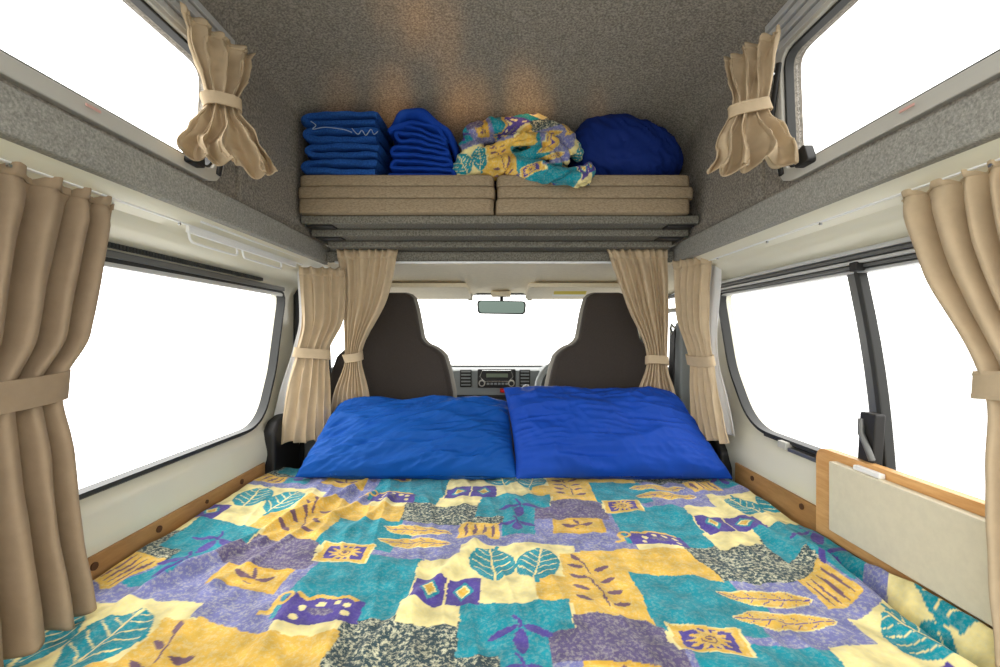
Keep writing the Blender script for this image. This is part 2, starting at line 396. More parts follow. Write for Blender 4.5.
def big_grid(name, X, Y, Z, nx, ny, m):
    me = bpy.data.meshes.new(name); n = nx*ny
    me.vertices.add(n); co = np.stack([X, Y, Z], 1).astype(np.float32); me.vertices.foreach_set('co', co.ravel())
    i = np.arange((nx-1)*(ny-1)); r = i//(nx-1); c = i%(nx-1); a = r*nx+c
    F = np.stack([a, a+1, a+nx+1, a+nx], 1).astype(np.int32)
    me.loops.add(F.size); me.loops.foreach_set('vertex_index', F.ravel())
    me.polygons.add(len(F)); me.polygons.foreach_set('loop_start', (np.arange(len(F))*4).astype(np.int32))
    me.polygons.foreach_set('use_smooth', np.ones(len(F), dtype=bool))
    me.update(); me.materials.append(m); return me
org = np.array([0., .73, -.56])
me = big_grid('duvet', GX-org[0], GY-org[1], GZ-org[2], 640, len(ys), M['batik'])
S_, T_ = drape(GX, GY); set_pat(me, paint(S_, T_))
duvet = bpy.data.objects.new('duvet', me); C.objects.link(duvet); duvet.location = (org[0], org[1], org[2]+CZ)
tag(duvet, 'patchwork print duvet in teal, yellow and purple, spread flat over the bed', 'duvet')

mb = MB().box(-.77,.77,-.2,1.56,-.62,-.505); tag(link('mattress', mb, 'mattress', bevel=.02), 'pale mattress under the spread patchwork duvet', 'mattress')
mb = MB().box(-.775,.775,-.2,1.60,-1.24,-.622); tag(link('bed_base', mb, 'ply', bevel=.004), 'plywood bed base box under the mattress', 'bed base')

# ------------------------------------------------------------------ pillows
def pillow(name, q, thick, m, seed, fold, label, group=None, zmin=None, pw=3.2, wr=.008):
    """q = corner points bl, br, tl, tr of the middle plane"""
    bl, br, tl, tr = [Vector(p) for p in q]; nrm = (br-bl).cross(tl-bl).normalized()
    if nrm.y > 0: nrm = -nrm
    nu, nv = 170, 110; mb = MB()
    def surf(sign):
        def fn(u, v):
            a, b = 2*u-1, 2*v-1
            # slightly pinched sides so that the corners stand out
            a2 = a*(1-.03*(1-b*b))*(1-.05*(b > 0)*(a > 0 or fold < 0)*b*abs(a)**6); b2 = b*(1-.04*(1-a*a))*(1-.05*a**6*(b > 0)*(a > 0 or fold < 0))
            uu, vv = (a2+1)/2, (b2+1)/2
            p = bl*(1-uu)*(1-vv)+br*uu*(1-vv)+tl*(1-uu)*vv+tr*uu*vv
            e = max(0, (1-abs(a)**pw)*(1-abs(b)**pw))**.5
            t = thick/2*e
            k = noise.noise(Vector((a*3+fold*b*2.2, b*1.1-a*.4, seed)))
            k2 = noise.noise(Vector((a*9+fold*b*8, b*3-a*fold*1.2, seed+5)))
            k3 = noise.noise(Vector((a*2.4+seed, b*7+fold*a*2.5, seed+9)))
            k4 = noise.noise(Vector((a*1.6+fold*b*1.5, b*2.4, seed+21)))
            w = wr*1.6*k + wr*.5*(.55-abs(k2)*2) + wr*.7*(.5-abs(k3)*2.2) + wr*1.5*(.45-abs(k4)*2)
            edge = min(1, e*1.6+.12)
            p = p + nrm*sign*(t + w*edge) + (nrm*(.004*noise.noise(Vector((a*8,b*8,seed+2)))) if e < .3 else Vector((0,0,0)))
            if zmin is not None and p.z < zmin: p.z = zmin + (p.z-zmin)*.05
            return p
        return fn
    mb.grid(surf(1), nu, nv); mb.grid(surf(-1), nu, nv)
    o = link(name, mb, m, weld=True); return tag(o, label, 'pillow', group)
pillow('pillow', [(-.640,1.385,-.448),(.055,1.385,-.448),(-.600,1.63,-.250),(.045,1.63,-.245)], .15, 'bluel', 3.1, -.9,
       'bright blue creased pillow lying on the duvet before the left cab seat', zmin=-.476, wr=.010)
pillow('pillow', [(.050,1.375,-.450),(.725,1.385,-.452),(.012,1.60,-.196),(.655,1.66,-.212)], .17, 'blued', 8.4, .35,
       'smoother royal blue pillow lying on the duvet before the right cab seat', zmin=-.476, wr=.009)

# ------------------------------------------------------------------ van shell
WX = [(-.62,.785),(-.47,.785),(-.40,.770),(-.335,.780),(-.31,.80),(.15,.80),(.168,.785),(.225,.715),(.258,.655)]
def wallx(z): return curve(WX, z)
def ring_panel(outline, rect, side, xfn, steps=14, n=120):
    """wall skin between a window outline and an outer rectangle, both in (y, z)"""
    inner = resample(outline, n); y0,y1,z0,z1 = rect
    cy = sum(p[0] for p in inner)/n; cz = sum(p[1] for p in inner)/n
    outer = []
    for (y, z) in inner:
        dy, dz = y-cy, z-cz
        t = min(((y1-cy) if dy > 0 else (y0-cy))/dy if abs(dy) > 1e-9 else 1e9, ((z1-cz) if dz > 0 else (z0-cz))/dz if abs(dz) > 1e-9 else 1e9)
        outer.append([cy+dy*t, cz+dz*t])
    for c in ((y0,z0),(y0,z1),(y1,z0),(y1,z1)):
        k = min(range(n), key=lambda i: (outer[i][0]-c[0])**2+(outer[i][1]-c[1])**2); outer[k] = list(c)
    mb = MB(); V = []; F = []
    V += [(side*(xfn(z)+.035), y, z) for (y, z) in inner]
    for s in range(steps+1):
        t = s/steps; t = t**1.3
        for a, b in zip(inner, outer):
            y, z = lerp(a[0],b[0],t), lerp(a[1],b[1],t); V.append((side*xfn(z), y, z))
    for s in range(steps+1):
        for k in range(n):
            l = (k+1)%n; F.append((s*n+k, s*n+l, (s+1)*n+l, (s+1)*n+k))
    return mb.add(V, F)

LW = round_poly([(.42,.150),(.42,-.31),(1.475,-.31),(1.56,-.13),(1.635,.158)], [.05,.05,.17,.3,.045], 10)
RW = round_poly([(.42,.150),(.42,-.30),(1.40,-.30),(1.53,-.12),(1.618,.156)], [.05,.05,.20,.3,.045], 10)
struct('wall_left', ring_panel(LW, (-.30,1.72,-.62,.258), -1, wallx), 'paint', 'cream painted metal side wall, left')
struct('wall_right', ring_panel(RW, (-.30,1.72,-.62,.258), 1, wallx), 'paint', 'cream painted metal side wall, right')
# lower side walls down to the floor
for s, nm in ((-1,'wall_left'),(1,'wall_right')):
    struct(nm, MB().box(*sorted((s*.785, s*.80)), -.30, 2.62, -1.25, -.62), 'paint')

def inset(poly, d):
    n = len(poly); out = []
    for i in range(n):
        a = Vector(poly[i-1]); b = Vector(poly[(i+1)%n]); t = (b-a)
        t = t.normalized() if t.length else Vector((1,0)); nn = Vector((-t.y, t.x)); out.append(Vector(poly[i])+nn*d)
    c = sum((Vector(p) for p in poly), Vector((0,0)))/n
    if (out[0]-c).length > (Vector(poly[0])-c).length and d > 0 and False: pass
    return [tuple(p) for p in out]
def toward(poly, d):
    a = inset(poly, d); b = inset(poly, -d)
    area = lambda P: abs(sum(P[i-1][0]*P[i][1]-P[i][0]*P[i-1][1] for i in range(len(P))))
    return a if area(a) < area(b) else b

def outward(poly, d):
    a = inset(poly, d); b = inset(poly, -d)
    area = lambda P: abs(sum(P[i-1][0]*P[i][1]-P[i][0]*P[i-1][1] for i in range(len(P))))
    return b if area(a) < area(b) else a

def side_window(name, outline, s, xg, label, mrub='rubber'):
    w = tag(thing(name, (s*xg, .9, min(p[1] for p in outline)), label), kind='structure')
    out = resample(outline, 140)
    link('window_seal', MB().tube([(s*(xg-.018), y, z) for y, z in toward(out, .004)], 1, closed=True, sec=[(-.014,-.006),(.014,-.006),(.014,.003),(.006,.008),(-.006,.008),(-.014,.003)]), mrub, w)
    gl = toward(out, .008)
    link('window_pane', MB().prism(gl, 'x', s*(xg+.004), s*(xg+.008)), 'glass', w, smooth=False)
    return w
w1 = side_window('window_1', LW, -1, .815, 'large fixed side window in the left wall with black rubber seal')
w2 = side_window('window_2', RW, 1, .815, 'sliding side window in the right wall with dark centre bar')
# left: louvred strip and channel over the glass
link('top_channel', MB().box(-.792,-.774,.40,1.60,.152,.166), 'alud', w1, bevel=.002)
link('top_channel', MB().box(-.800,-.784,.42,1.605,.134,.146), 'alu', w1, bevel=.002)
sl = MB()
for k in range(120): sl.box(-.776,-.766,.42+.0085*k,.4255+.0085*k,.170,.180)
link('louvre_strip', sl, 'rubber', w1)
# right: sliding window tracks, bar and latch
for k, (z0, z1, x) in enumerate(((.172,.182,.764),(.161,.170,.768),(.152,.159,.770),(.143,.150,.780),(.134,.141,.790))):
    link('top_track', MB().box(x,.818,.42,1.60,z0,z1), 'alud' if k % 2 else 'alu', w2, bevel=.002)
link('bottom_track', MB().box(.788,.815,.5,1.33,-.306,-.294), 'rubber', w2, bevel=.002)
link('bottom_track', MB().box(.775,.80,.5,1.20,-.318,-.307), 'alud', w2, bevel=.002)
link('track_block', MB().box(.77,.79,1.20,1.235,-.315,-.295), 'plasticg', w2, bevel=.003)
def bar(y0, y1, w, x0, x1, m, nm):
    pts = []
    for k in range(9):
        t = k/8; z = lerp(.150,-.30,t); y = lerp(y0,y1,t)-.012*math.sin(math.pi*t); pts.append((y,z))
    poly = [(y-w, z) for y, z in pts]+[(y+w, z) for y, z in pts[::-1]]
    link(nm, MB().prism(poly, 'x', x0, x1), m, w2, bevel=.003)
bar(1.012,.932,.012,.794,.815,'alud','centre_bar'); bar(.992,.914,.007,.790,.812,'rubber','bar_seal')
link('latch', MB().prism(round_poly([(.905,-.165),(.945,-.165),(.955,-.305),(.915,-.305)],.006,4), 'x', .765, .787), 'blackp', w2, bevel=.003)
link('latch_handle', MB().tube([(.764,.94,-.18),(.760,.935,-.21),(.758,.915,-.24),(.762,.91,-.26)], .006), 'alud', w2)
link('track_stop', MB().box(.765,.785,.955,.975,.135,.155), 'blackp', w2, bevel=.002)

# grey carpeted rails running along both sides above the windows
for k, s in ((1,-1),(2,1)):
    x0, x1 = sorted((s*.635, s*.80)); struct('trim_%d' % k, MB().box(x0,x1,-.30,1.78,.257,.324), 'carpet', 'grey carpeted rail above the side window', bevel=.006)

# roof shell: side strips with the roof windows, then the vault
H = [(1.05,.80),(1.25,.785),(1.42,.755),(1.58,.705),(1.78,.60),(1.93,.47),(2.02,.335)]
def hh(y):
    if y <= H[0][0]: return H[0][1]
    for (a,p),(b,q) in zip(H, H[1:]):
        if y <= b: return lerp(p,q,(y-a)/(b-a))
    return H[-1][1]
def hsm(y): return sum(hh(y+.012*k) for k in range(-3,4))/7
HW = [(1.15,.655),(1.5,.650),(1.8,.60),(2.02,.50)]
ysh = [-.30+i*.05 for i in range(29)]+[1.10+.0245*i for i in range(1,38)]+[2.02]
ysh = sorted(set(round(y,4) for y in ysh))
def section(y):
    h = hsm(y); zs = min(.70, .324+(h-.324)*.80); w = curve(HW, y); P = []
    for i in range(8): P.append((w, lerp(.324, zs, i/7)))
    for i in range(1, 21):
        t = math.pi/2*i/20; e = .62
        P.append((w*math.cos(t)**e if i < 20 else 0, zs+(h-zs)*math.sin(t)**e))
    P = [(-x, z) for x, z in P]+[(x, z) for x, z in P[::-1][1:]]
    return P
S = [section(y) for y in ysh]; ns = len(S[0])
V = [(x, y, z) for y, P in zip(ysh, S) for x, z in P]; F = []
for j in range(len(ysh)-1):
    for i in range(ns-1):
        if (i < 7 or i >= ns-8) and ysh[j+1] <= 1.101: continue
        F.append((j*ns+i, j*ns+i+1, (j+1)*ns+i+1, (j+1)*ns+i))
struct('ceiling', MB().add(V, F), 'roofcarpet', 'grey carpet lined high roof curving down over the cab shelf', solid=.012)
for s, nm, wn in ((-1,'wall_left','window_3'),(1,'wall_right','window_4')):
    zt = .607 if s < 0 else .640
    UW = round_poly([(.22,zt),(.22,.366),(1.005,.366),(1.02,zt)], .035, 8)
    struct(nm, ring_panel(UW, (-.30,1.10,.324,.70), s, lambda z: .655, steps=6), 'roofcarpet')
    w = tag(thing(wn, (s*.66,.6,.345), 'roof side window with pale aluminium frame, %s side' % ('left' if s < 0 else 'right')), kind='structure')
    out = resample(UW, 120)
    link('window_frame', MB().tube([(s*.650, y, z) for y, z in outward(out, .017)], 1, closed=True, sec=[(-.008,-.016),(.008,-.016),(.008,.013),(-.008,.013)]), 'plasticg', w, bevel=.003)
    link('window_seal', MB().tube([(s*.660, y, z) for y, z in toward(out, .002)], 1, closed=True, sec=[(-.010,-.003),(.010,-.003),(.010,.004),(-.010,.004)]), 'rubber', w, bevel=.001)
    link('window_pane', MB().prism(toward(out, .010), 'x', s*.672, s*.676), 'glass', w, smooth=False)
    tr = MB()
    for q in range(4): tr.box(*sorted((s*(.640-.003*q), s*.658)), .20, 1.06, zt+.012+.021*q, zt+.028+.021*q)
    link('top_rail', tr, 'alu', w, bevel=.002)
    link('latch', MB().prism(round_poly([(.90,.350),(.945,.350),(.94,.385),(.915,.39)],.006,4), 'x', s*.625, s*.645), 'blackp', w, bevel=.002)
    link('stay_arm', MB().tube([(s*.640,1.02,.62),(s*.632,1.035,.50),(s*.640,1.01,.36)], .006), 'blackp', w)
    link('stay_pin', MB().disc((s*.632,1.03,.60), .008, .014, 'x'), 'chrome', w)
    link('sticker', MB().box(*sorted((s*.6325, s*.6345)), .68, .705, .349, .353), 'redpale', w)

# timber boards screwed along the bed sides
for s in (-1, 1):
    b = thing('side_board', (s*.778,.87,-.50), 'varnished timber side board between bed and wall under the %s window' % ('large left' if s < 0 else 'sliding right'), 'board', 'timber side boards')
    link('board', MB().box(*sorted((s*.768, s*.788)), .28, 1.455, -.505, -.421), 'wood', b, bevel=.003)
    for y in ((.84,1.0,1.163,1.32) if s < 0 else (1.13,1.351)):
        link('screw_plug', MB().disc((s*.767, y, -.440), .0075 if y != 1.163 else .005, .004, 'x', 16), 'hole', b)

# folding table board on the right
t = thing('table_board', (.755,.68,-.45), 'pale timber edged board with cream panel standing against the right window', 'board')
link('board', MB().prism(round_poly([(.25,-.262),(.25,-.47),(1.058,-.47),(1.058,-.268)], [.001,.001,.001,.03], 8), 'x', .752, .772), 'woodl', t, bevel=.003)
link('panel', MB().box(.732,.751,.25,.990,-.437,-.284), 'laminate', t, bevel=.002)
link('hinge', MB().box(.738,.751,.865,.93,-.284,-.274), 'paintw', t, bevel=.002)

# ------------------------------------------------------------------ cab
for s, nm, wn in ((-1,'wall_left','window_6'),(1,'wall_right','window_7')):
    DW = round_poly([(1.87,.175),(1.87,-.17),(2.50,-.17),(2.36,.175)], .04, 8)
    struct(nm, ring_panel(DW, (1.72,2.64,-.62,.262), s, lambda z: .80, steps=6), 'dashl')
    side_window(wn, DW, s, .815, '%s cab door window' % ('left' if s < 0 else 'right'))
    tag(link('seal_strip', MB().tube([(s*.785,1.735,.20),(s*.79,1.735,.0),(s*.785,1.735,-.3),(s*.78,1.735,-.6)], .018, 8), 'rubber'), 'black rubber seal down the pillar behind the %s cab seat' % ('left' if s < 0 else 'right'), 'seal')
WS = [(-.74,2.64,-.20),(.74,2.64,-.20),(.69,2.32,.212),(-.69,2.32,.212)]
w5 = tag(thing('window_5', (0,2.62,-.2), 'wide windscreen'), kind='structure')
a = [Vector(p) for p in WS]; mb = MB(); off = Vector((0,.004,.003))
mb.add([p for p in a]+[p+off for p in a], [(0,1,2,3),(7,6,5,4),(0,4,5,1),(1,5,6,2),(2,6,7,3),(3,7,4,0)])
link('window_pane', mb, 'glass', w5, smooth=False)
path = [Vector(p) for p in WS]; path = [path[i].lerp(path[(i+1)%4], t) for i in range(4) for t in (0,.25,.5,.75)]
link('window_seal', MB().tube(path, .012, 8, closed=True), 'rubber', w5)
for s in (-1, 1):
    struct('trim_%d' % (3 if s < 0 else 4), MB().tube([(s*.785,2.66,-.2),(s*.735,2.31,.225)], .035, 12), 'headliner', 'windscreen pillar')
def head(u, v):
    x = lerp(-.79,.79,u); y = lerp(1.64,2.33,v); z = .262-.0855*(y-1.66)*(.7+.3*v)
    z += .012*math.exp(-((abs(x)-.145)/.012)**2)*-1*min(1,v*2) + .008*(abs(x) < .145)*v
    z -= .05*max(0,(abs(x)-.66)/.13)**2
    return (x, y, z)
struct('trim_5', MB().grid(head, 90, 30), 'headliner', 'cream cab headliner above the windscreen', solid=.01)
def hz(y): return .262-.0855*(y-1.66)*.9
for s in (-1, 1):
    v = thing('sun_visor', (s*.34,2.10,.20), ('plain cream' if s < 0 else 'stickered cream')+' sun visor folded up above the windscreen on the '+('left' if s < 0 else 'right'), 'sun visor', 'sun visors')
    x0, x1 = (-.62,-.145) if s < 0 else (.125,.60)
    poly = round_poly([(x0,1.97),(x1,1.97),(x1,2.24),(x0,2.24)], .03, 6); n = len(poly)
    mb = MB().add([(x, y, hz(y)-.012) for x, y in poly]+[(x, y, hz(y)-.034-.012*(y > 2.1)) for x, y in poly], [tuple(range(n))[::-1], tuple(range(n,2*n))]+[(k,(k+1)%n,n+(k+1)%n,n+k) for k in range(n)])
    link('flap', mb, 'headliner', v, bevel=.006)
    link('clip', MB().box(s*.15-.012, s*.15+.012, 2.245, 2.27, hz(2.25)-.05, hz(2.25)-.015), 'plasticg', v, bevel=.003)
    if s > 0:
        def lab(x0,x1,y0,y1,m,nm):
            za, zb = hz(y0)-.0355, hz(y1)-.0475
            link(nm, MB().add([(x0,y0,za),(x1,y0,za),(x1,y1,zb),(x0,y1,zb),(x0,y0,za+.004),(x1,y0,za+.004),(x1,y1,zb+.004),(x0,y1,zb+.004)], [(0,1,2,3),(7,6,5,4),(0,4,5,1),(1,5,6,2),(2,6,7,3),(3,7,4,0)]), m, v, smooth=False)
        lab(.25,.40,2.045,2.075,'yellow','warning_stripe'); lab(.25,.40,2.078,2.135,'white','warning_label')
        link('warning_symbol', MB().tube([(.272+.010*math.cos(a), 2.105+.02*math.sin(a), hz(2.1)-.0405) for a in [k*math.pi/8 for k in range(16)]], .002, 6, closed=True), 'red', v)
mr = thing('rear_view_mirror', (.01,2.2,.09), 'black framed rear view mirror hanging below the headliner', 'mirror')
link('mount', MB().box(-.045,.055,2.22,2.27,.185,.212), 'headliner', mr, bevel=.006)
link('stem', MB().tube([(.008,2.24,.19),(.008,2.225,.165),(.008,2.215,.15)], .009), 'blackp', mr)
mo = round_poly([(-.115,.165),(-.11,.098),(.125,.094),(.13,.160)], .02, 6)
link('housing', MB().prism(mo, 'y', 2.19, 2.215), 'blackp', mr, bevel=.006)
link('mirror_glass', MB().prism([(lerp(.008,x,.93), lerp(.13,z,.86)) for x, z in mo], 'y', 2.1865, 2.19), 'mirror', mr)

d = thing('dashboard', (0,2.4,-.6), 'grey dashboard with radio, air vents and gear knob under the windscreen', 'dashboard')
prof = round_poly([(2.34,-.190),(2.30,-.20),(2.29,-.34),(2.36,-.46),(2.36,-1.2),(2.66,-1.2),(2.66,-.20)], .02, 5)
link('body', MB().prism(prof, 'x', -.77, .77), 'dash', d, bevel=.004)
link('face_panel', MB().box(-.30,.30,2.282,2.30,-.33,-.188), 'dashl', d, bevel=.008)
link('shadow_gap', MB().box(-.30,.30,2.278,2.284,-.335,-.315), 'blackp', d, bevel=.003)
rd = link('radio', MB().box(-.115,.080,2.272,2.29,-.278,-.182), 'blackp', d, bevel=.006)
link('radio_bezel', MB().tube([(-.09,2.270,-.19),(.055,2.270,-.19),(.068,2.270,-.22),(.045,2.270,-.245),(-.08,2.270,-.245),(-.103,2.270,-.22)], .003, 8, closed=True), 'chrome', rd)
link('display', MB().box(-.070,.040,2.268,2.274,-.225,-.205), 'lcd', rd, bevel=.002)
for x in (-.092,.058): link('dial', MB().disc((x,2.266,-.253), .017, .014), 'plasticg', rd); link('dial', MB().disc((x,2.258,-.253), .011, .012), 'blackp', rd)
for k in range(6): link('button', MB().box(-.068+.019*k,-.054+.019*k,2.267,2.274,-.262,-.252), 'dashl', rd, bevel=.001)
for x0, x1 in ((-.205,-.145),(.100,.155)):
    f = link('air_vent', MB().box(x0,x1,2.276,2.29,-.275,-.185), 'blackp', d, bevel=.004)
    sl = MB()
    for k in range(5): sl.box(x0+.006,x1-.006,2.270,2.277,-.266+.017*k,-.259+.017*k)
    link('vent_slat', sl, 'dashl', f)
link('slot', MB().box(-.28,-.235,2.277,2.285,-.235,-.222), 'blackp', d, bevel=.002)
link('hazard_button', MB().box(.0,.035,2.262,2.29,-.302,-.281), 'red', d, bevel=.004)
bn = round_poly([(.20,-.33),(.20,-.19),(.24,-.165),(.54,-.165),(.60,-.19),(.60,-.33)], .02, 5)
link('instrument_hood', MB().prism(bn, 'y', 2.22, 2.38), 'dash', d, bevel=.01)
link('instrument_glass', MB().prism(round_poly([(.225,-.31),(.225,-.20),(.57,-.20),(.57,-.31)],.02,5), 'y', 2.212, 2.222), 'blackp', d)
g = tag(thing('gear_lever', (.124,2.12,-.40), 'short gear lever with round grey knob below the dashboard vent', 'gear lever'))
link('knob', MB().ball((.124,2.10,-.262), .021), 'knob', g); link('stick', MB().tube([(.124,2.10,-.275),(.124,2.16,-.34),(.124,2.30,-.36)], .008), 'blackp', g)
sw = thing('steering_wheel', (.40,2.05,-.45), 'grey steering wheel behind the right cab seat', 'steering wheel')
cc = Vector((.355,2.02,-.265)); ax = Vector((0,.62,-.50)).normalized(); uu = Vector((1,0,0)); vv = ax.cross(uu)
link('rim', MB().tube([cc+(uu*math.cos(k*math.pi/24)+vv*math.sin(k*math.pi/24))*.185 for k in range(48)], .015, 10, closed=True), 'dashl', sw)
link('hub', MB().ball(tuple(cc+ax*.03), (.06,.05,.05)), 'dash', sw)
for an in (.1, math.pi-.1, -math.pi/2):
    link('spoke', MB().tube([cc+ax*.03, cc+(uu*math.cos(an)+vv*math.sin(an))*.18], .012, 8), 'dash', sw)
link('column', MB().tube([cc+ax*.05, (.355,2.31,-.44)], .03, 12), 'dash', sw)

def cab_seat(s, label):
    cx = s*.44; t = thing('cab_seat', (cx,1.85,-.9), label, 'seat', 'cab seats')
    half = [(.062,.172),(.088,.155),(.104,.10),(.128,-.02),(.150,-.042),(.185,-.055),(.222,-.085),(.243,-.15),(.262,-.24),(.268,-.40),(.25,-.62)]
    def loop(k, dz=0): return [(x*k, z+dz) for x, z in half]+[(-x*k, z+dz) for x, z in half[::-1]]
    def lay(poly, ys, sc):
        mb = MB(); n = len(poly); V = []
        for y, c in zip(ys, sc):
            for x, z in poly: V.append((cx+x*c, y-(z+.62)*-.10, -.2+(z+.2)*(1-(1-c)*.45)))
        F = [tuple(range(n))[::-1], tuple((len(ys)-1)*n+k for k in range(n))]
        for j in range(len(ys)-1):
            for k in range(n): F.append((j*n+k, j*n+(k+1)%n, (j+1)*n+(k+1)%n, (j+1)*n+k))
        return mb.add(V, F)
    poly = resample(round_poly(loop(1), .03, 6), 110)
    link('backrest', lay(poly, (1.712,1.722,1.745,1.758), (.90,.945,.965,.95)), 'seat', t)
    link('backrest_side', lay(poly, (1.745,1.76,1.80,1.83,1.845), (.955,.985,1.0,.97,.90)), 'seatside', t)
    link('seat_cushion', MB().box(cx-.25,cx+.25,1.78,2.18,-.72,-.58), 'seat', t, bevel=.03, segs=4)
    link('seat_base', MB().box(cx-.23,cx+.23,1.80,2.12,-1.24,-.72), 'blackp', t, bevel=.01)
cab_seat(-1, 'dark brown cab seat with built in headrest, left of the dashboard radio')
cab_seat(1, 'dark brown cab seat with built in headrest, before the steering wheel')
for s in (-1, 1):
    b = thing('seat_belt', (s*.74,1.80,-.5), 'grey seat belt pillar trim with webbing beside the %s cab seat' % ('left' if s < 0 else 'right'), 'seat belt', 'seat belts')
    link('pillar_trim', MB().prism(round_poly([(1.755,.03),(1.80,.05),(1.86,-.02),(1.88,-.5),(1.75,-.5)], .02, 5), 'x', s*.71, s*.78), 'dashl', b, bevel=.012)
    link('webbing', MB().tube([(s*.70,1.80,.01),(s*.69,1.79,-.2),(s*.70,1.79,-.5)], 1, sec=[(-.003,-.024),(.003,-.024),(.003,.024),(-.003,.024)]), 'thread', b)
    link('belt_guide', MB().tube([(s*.70,1.775,.02),(s*.695,1.80,.035),(s*.70,1.825,.02),(s*.70,1.80,-.005)], .006, 8, closed=True), 'chrome', b)
    h = tag(link('grab_handle', MB().tube([(s*.806,1.84,.105),(s*.775,1.86,.10),(s*.735,1.91,.10),(s*.735,2.05,.10),(s*.775,2.08,.10),(s*.799,2.09,.105)], .009), 'plasticg'), 'pale grab handle over the %s cab door window' % ('left' if s < 0 else 'right'), 'handle', 'grab handles')
tag(link('belt_housing', MB().prism(round_poly([(1.47,-.55),(1.47,-.33),(1.50,-.295),(1.60,-.27),(1.66,-.27),(1.66,-.55)], .03, 6), 'x', -.79, -.745), 'blackp', bevel=.012, segs=3), 'black rounded plastic housing on the left wall beside the pillow', 'housing')
tag(link('belt_housing', MB().prism(round_poly([(1.50,-.55),(1.50,-.40),(1.54,-.37),(1.66,-.36),(1.66,-.55)], .03, 6), 'x', .745, .79), 'blackp', bevel=.012, segs=3), 'black rounded plastic housing on the right wall beside the pillow', 'housing')

struct('floor', MB().box(-.80,.80,-.30,2.66,-1.27,-1.25), 'vinyl', 'grey vinyl van floor')

# ------------------------------------------------------------------ cross beam, boards and cushions over the cab
struct('trim_6', MB().box(-.635,.635,1.62,1.66,.262,.301).box(-.80,-.60,1.665,1.80,.262,.42).box(.60,.80,1.665,1.80,.262,.42), 'boardcarpet', 'carpeted cross beam above the cab opening', bevel=.006)
struct('trim_7', MB().box(-.60,.60,1.612,1.625,.2555,.2615), 'alu', 'thin metal edge strip under the cross beam')
for (z0, z1, y0, hx, lab) in ((.3515,.378,1.42,.637,'widest carpeted shelf board, directly under the brown cushions'),(.3265,.350,1.487,.632,'second carpeted shelf board, resting on the side rails'),(.3025,.325,1.56,.605,'lowest carpeted shelf board, on the cross beam behind the curtains')):
    b = thing('shelf_board', (0,1.65,z0), lab, 'board', 'carpeted boards stacked over the cab')
    link('board', MB().box(-hx,hx,y0,1.90,z0,z1), 'boardcarpet', b, bevel=.004)
    if z0 > .31:
        for s in (-1, 1): link('end_bracket', MB().box(*sorted((s*(hx-.012), s*(hx-.095))), y0+.012, y0+.06, z0-.006, z0+.001), 'blackp', b)
zz = [.3785,.4245,.4625,.498]
for side, (x0, x1) in (('left',(-.636,-.016)),('right',(-.010,.607))):
    for k in range(3):
        dx = random.uniform(-.006,.006); j = (.0,.006,-.004)[k]
        def cu(u, v, x0=x0+dx, x1=x1+dx+j, z0=zz[k], z1=zz[k+1]):
            # rounded bolster-like front edge, piped seam
            th = 2*math.pi*u; hw, hy, hz_ = (x1-x0)/2, .27, (z1-z0)/2-.0006
            ph = math.pi*(v-.5); c, s_ = math.cos(ph), math.sin(ph)
            sg = lambda q, e: math.copysign(abs(q)**e, q)
            x = (x0+x1)/2+(hw-.006)*sg(math.cos(th), .08)+.006*sg(math.cos(th), .08)*sg(c, .6) if abs(c) > .02 else (x0+x1)/2; y = 1.66+(hy-.006)*sg(math.sin(th), .08)+.006*sg(math.sin(th), .08)*sg(c, .6) if abs(c) > .02 else 1.66
            z = (z0+z1)/2+hz_*sg(s_, .48)+.0012*noise.noise(Vector((x*14, y*14, z0*50)))
            return (x, y, z)
        nm = ('bottom cushion','middle cushion','top cushion')[k]
        tag(link('seat_cushion', MB().grid(cu, 160, 17, closeu=True), 'cushion', weld=True), 'brown woven %s of the %s stack on the shelf over the cab' % (nm, side), 'cushion', 'brown cushions stacked on the shelf')

# ------------------------------------------------------------------ linen on the shelf
def sect(hy, hz_, n=28, e=.45):
    sg = lambda q: math.copysign(abs(q)**e, q)
    return [(hy*sg(math.cos(2*math.pi*k/n)), hz_*sg(math.sin(2*math.pi*k/n))) for k in range(n)]
def smoothpath(P, n):
    P = [Vector(p) for p in P]; out = []
    for k in range(n):
        t = k/(n-1)*(len(P)-1); i = min(int(t), len(P)-2); f = t-i
        a, b, c, d = P[max(i-1,0)], P[i], P[i+1], P[min(i+2,len(P)-1)]
        out.append(.5*((2*b)+(c-a)*f+(2*a-5*b+4*c-d)*f*f+(3*b-a-3*c+d)*f**3))
    return out
def wob(mb, amp, sc, seed):
    mb.V = [tuple(Vector(v)+nvec(Vector(v)*sc+Vector((seed,0,0)))*amp) for v in mb.V]; return mb
SH = .499
def folded_towel(x0, x1, z0, th, seed, label, m='towel'):
    r = th/4; y = 1.515
    P = [(x1-.012,y,z0+r),(lerp(x0,x1,.6),y,z0+r),(x0+.045,y,z0+r*1.05),(x0+.012,y,z0+r*1.5),(x0+.008,y,z0+2.2*r),(x0+.035,y,z0+3*r),(lerp(x0,x1,.4),y,z0+3*r+.002),(x1-.03,y,z0+3*r),(x1-.006,y,z0+2.6*r)]
    mb = wob(MB().tube(smoothpath(P, 70), 1, sec=sect(.125, r*.97)), .006, 22, seed)
    o = link('folded_towel', mb, m); return tag(o, label, 'towel', 'folded blue towels')
tw = []
for k, (x0, x1, z0, th, lab) in enumerate(((-.622,-.380,SH-.004,.056,'blue folded towel at the bottom of the left stack on the shelf'),(-.612,-.372,SH+.050,.050,'blue folded towel, second from the bottom of the left stack'),(-.617,-.378,SH+.098,.054,'blue folded towel, second from the top of the left stack'),(-.622,-.378,SH+.150,.052,'blue folded towel with loose pale stitching on top of the left stack'))):
    tw.append(folded_towel(x0, x1, z0, th, k*7.3, lab))
st = MB()
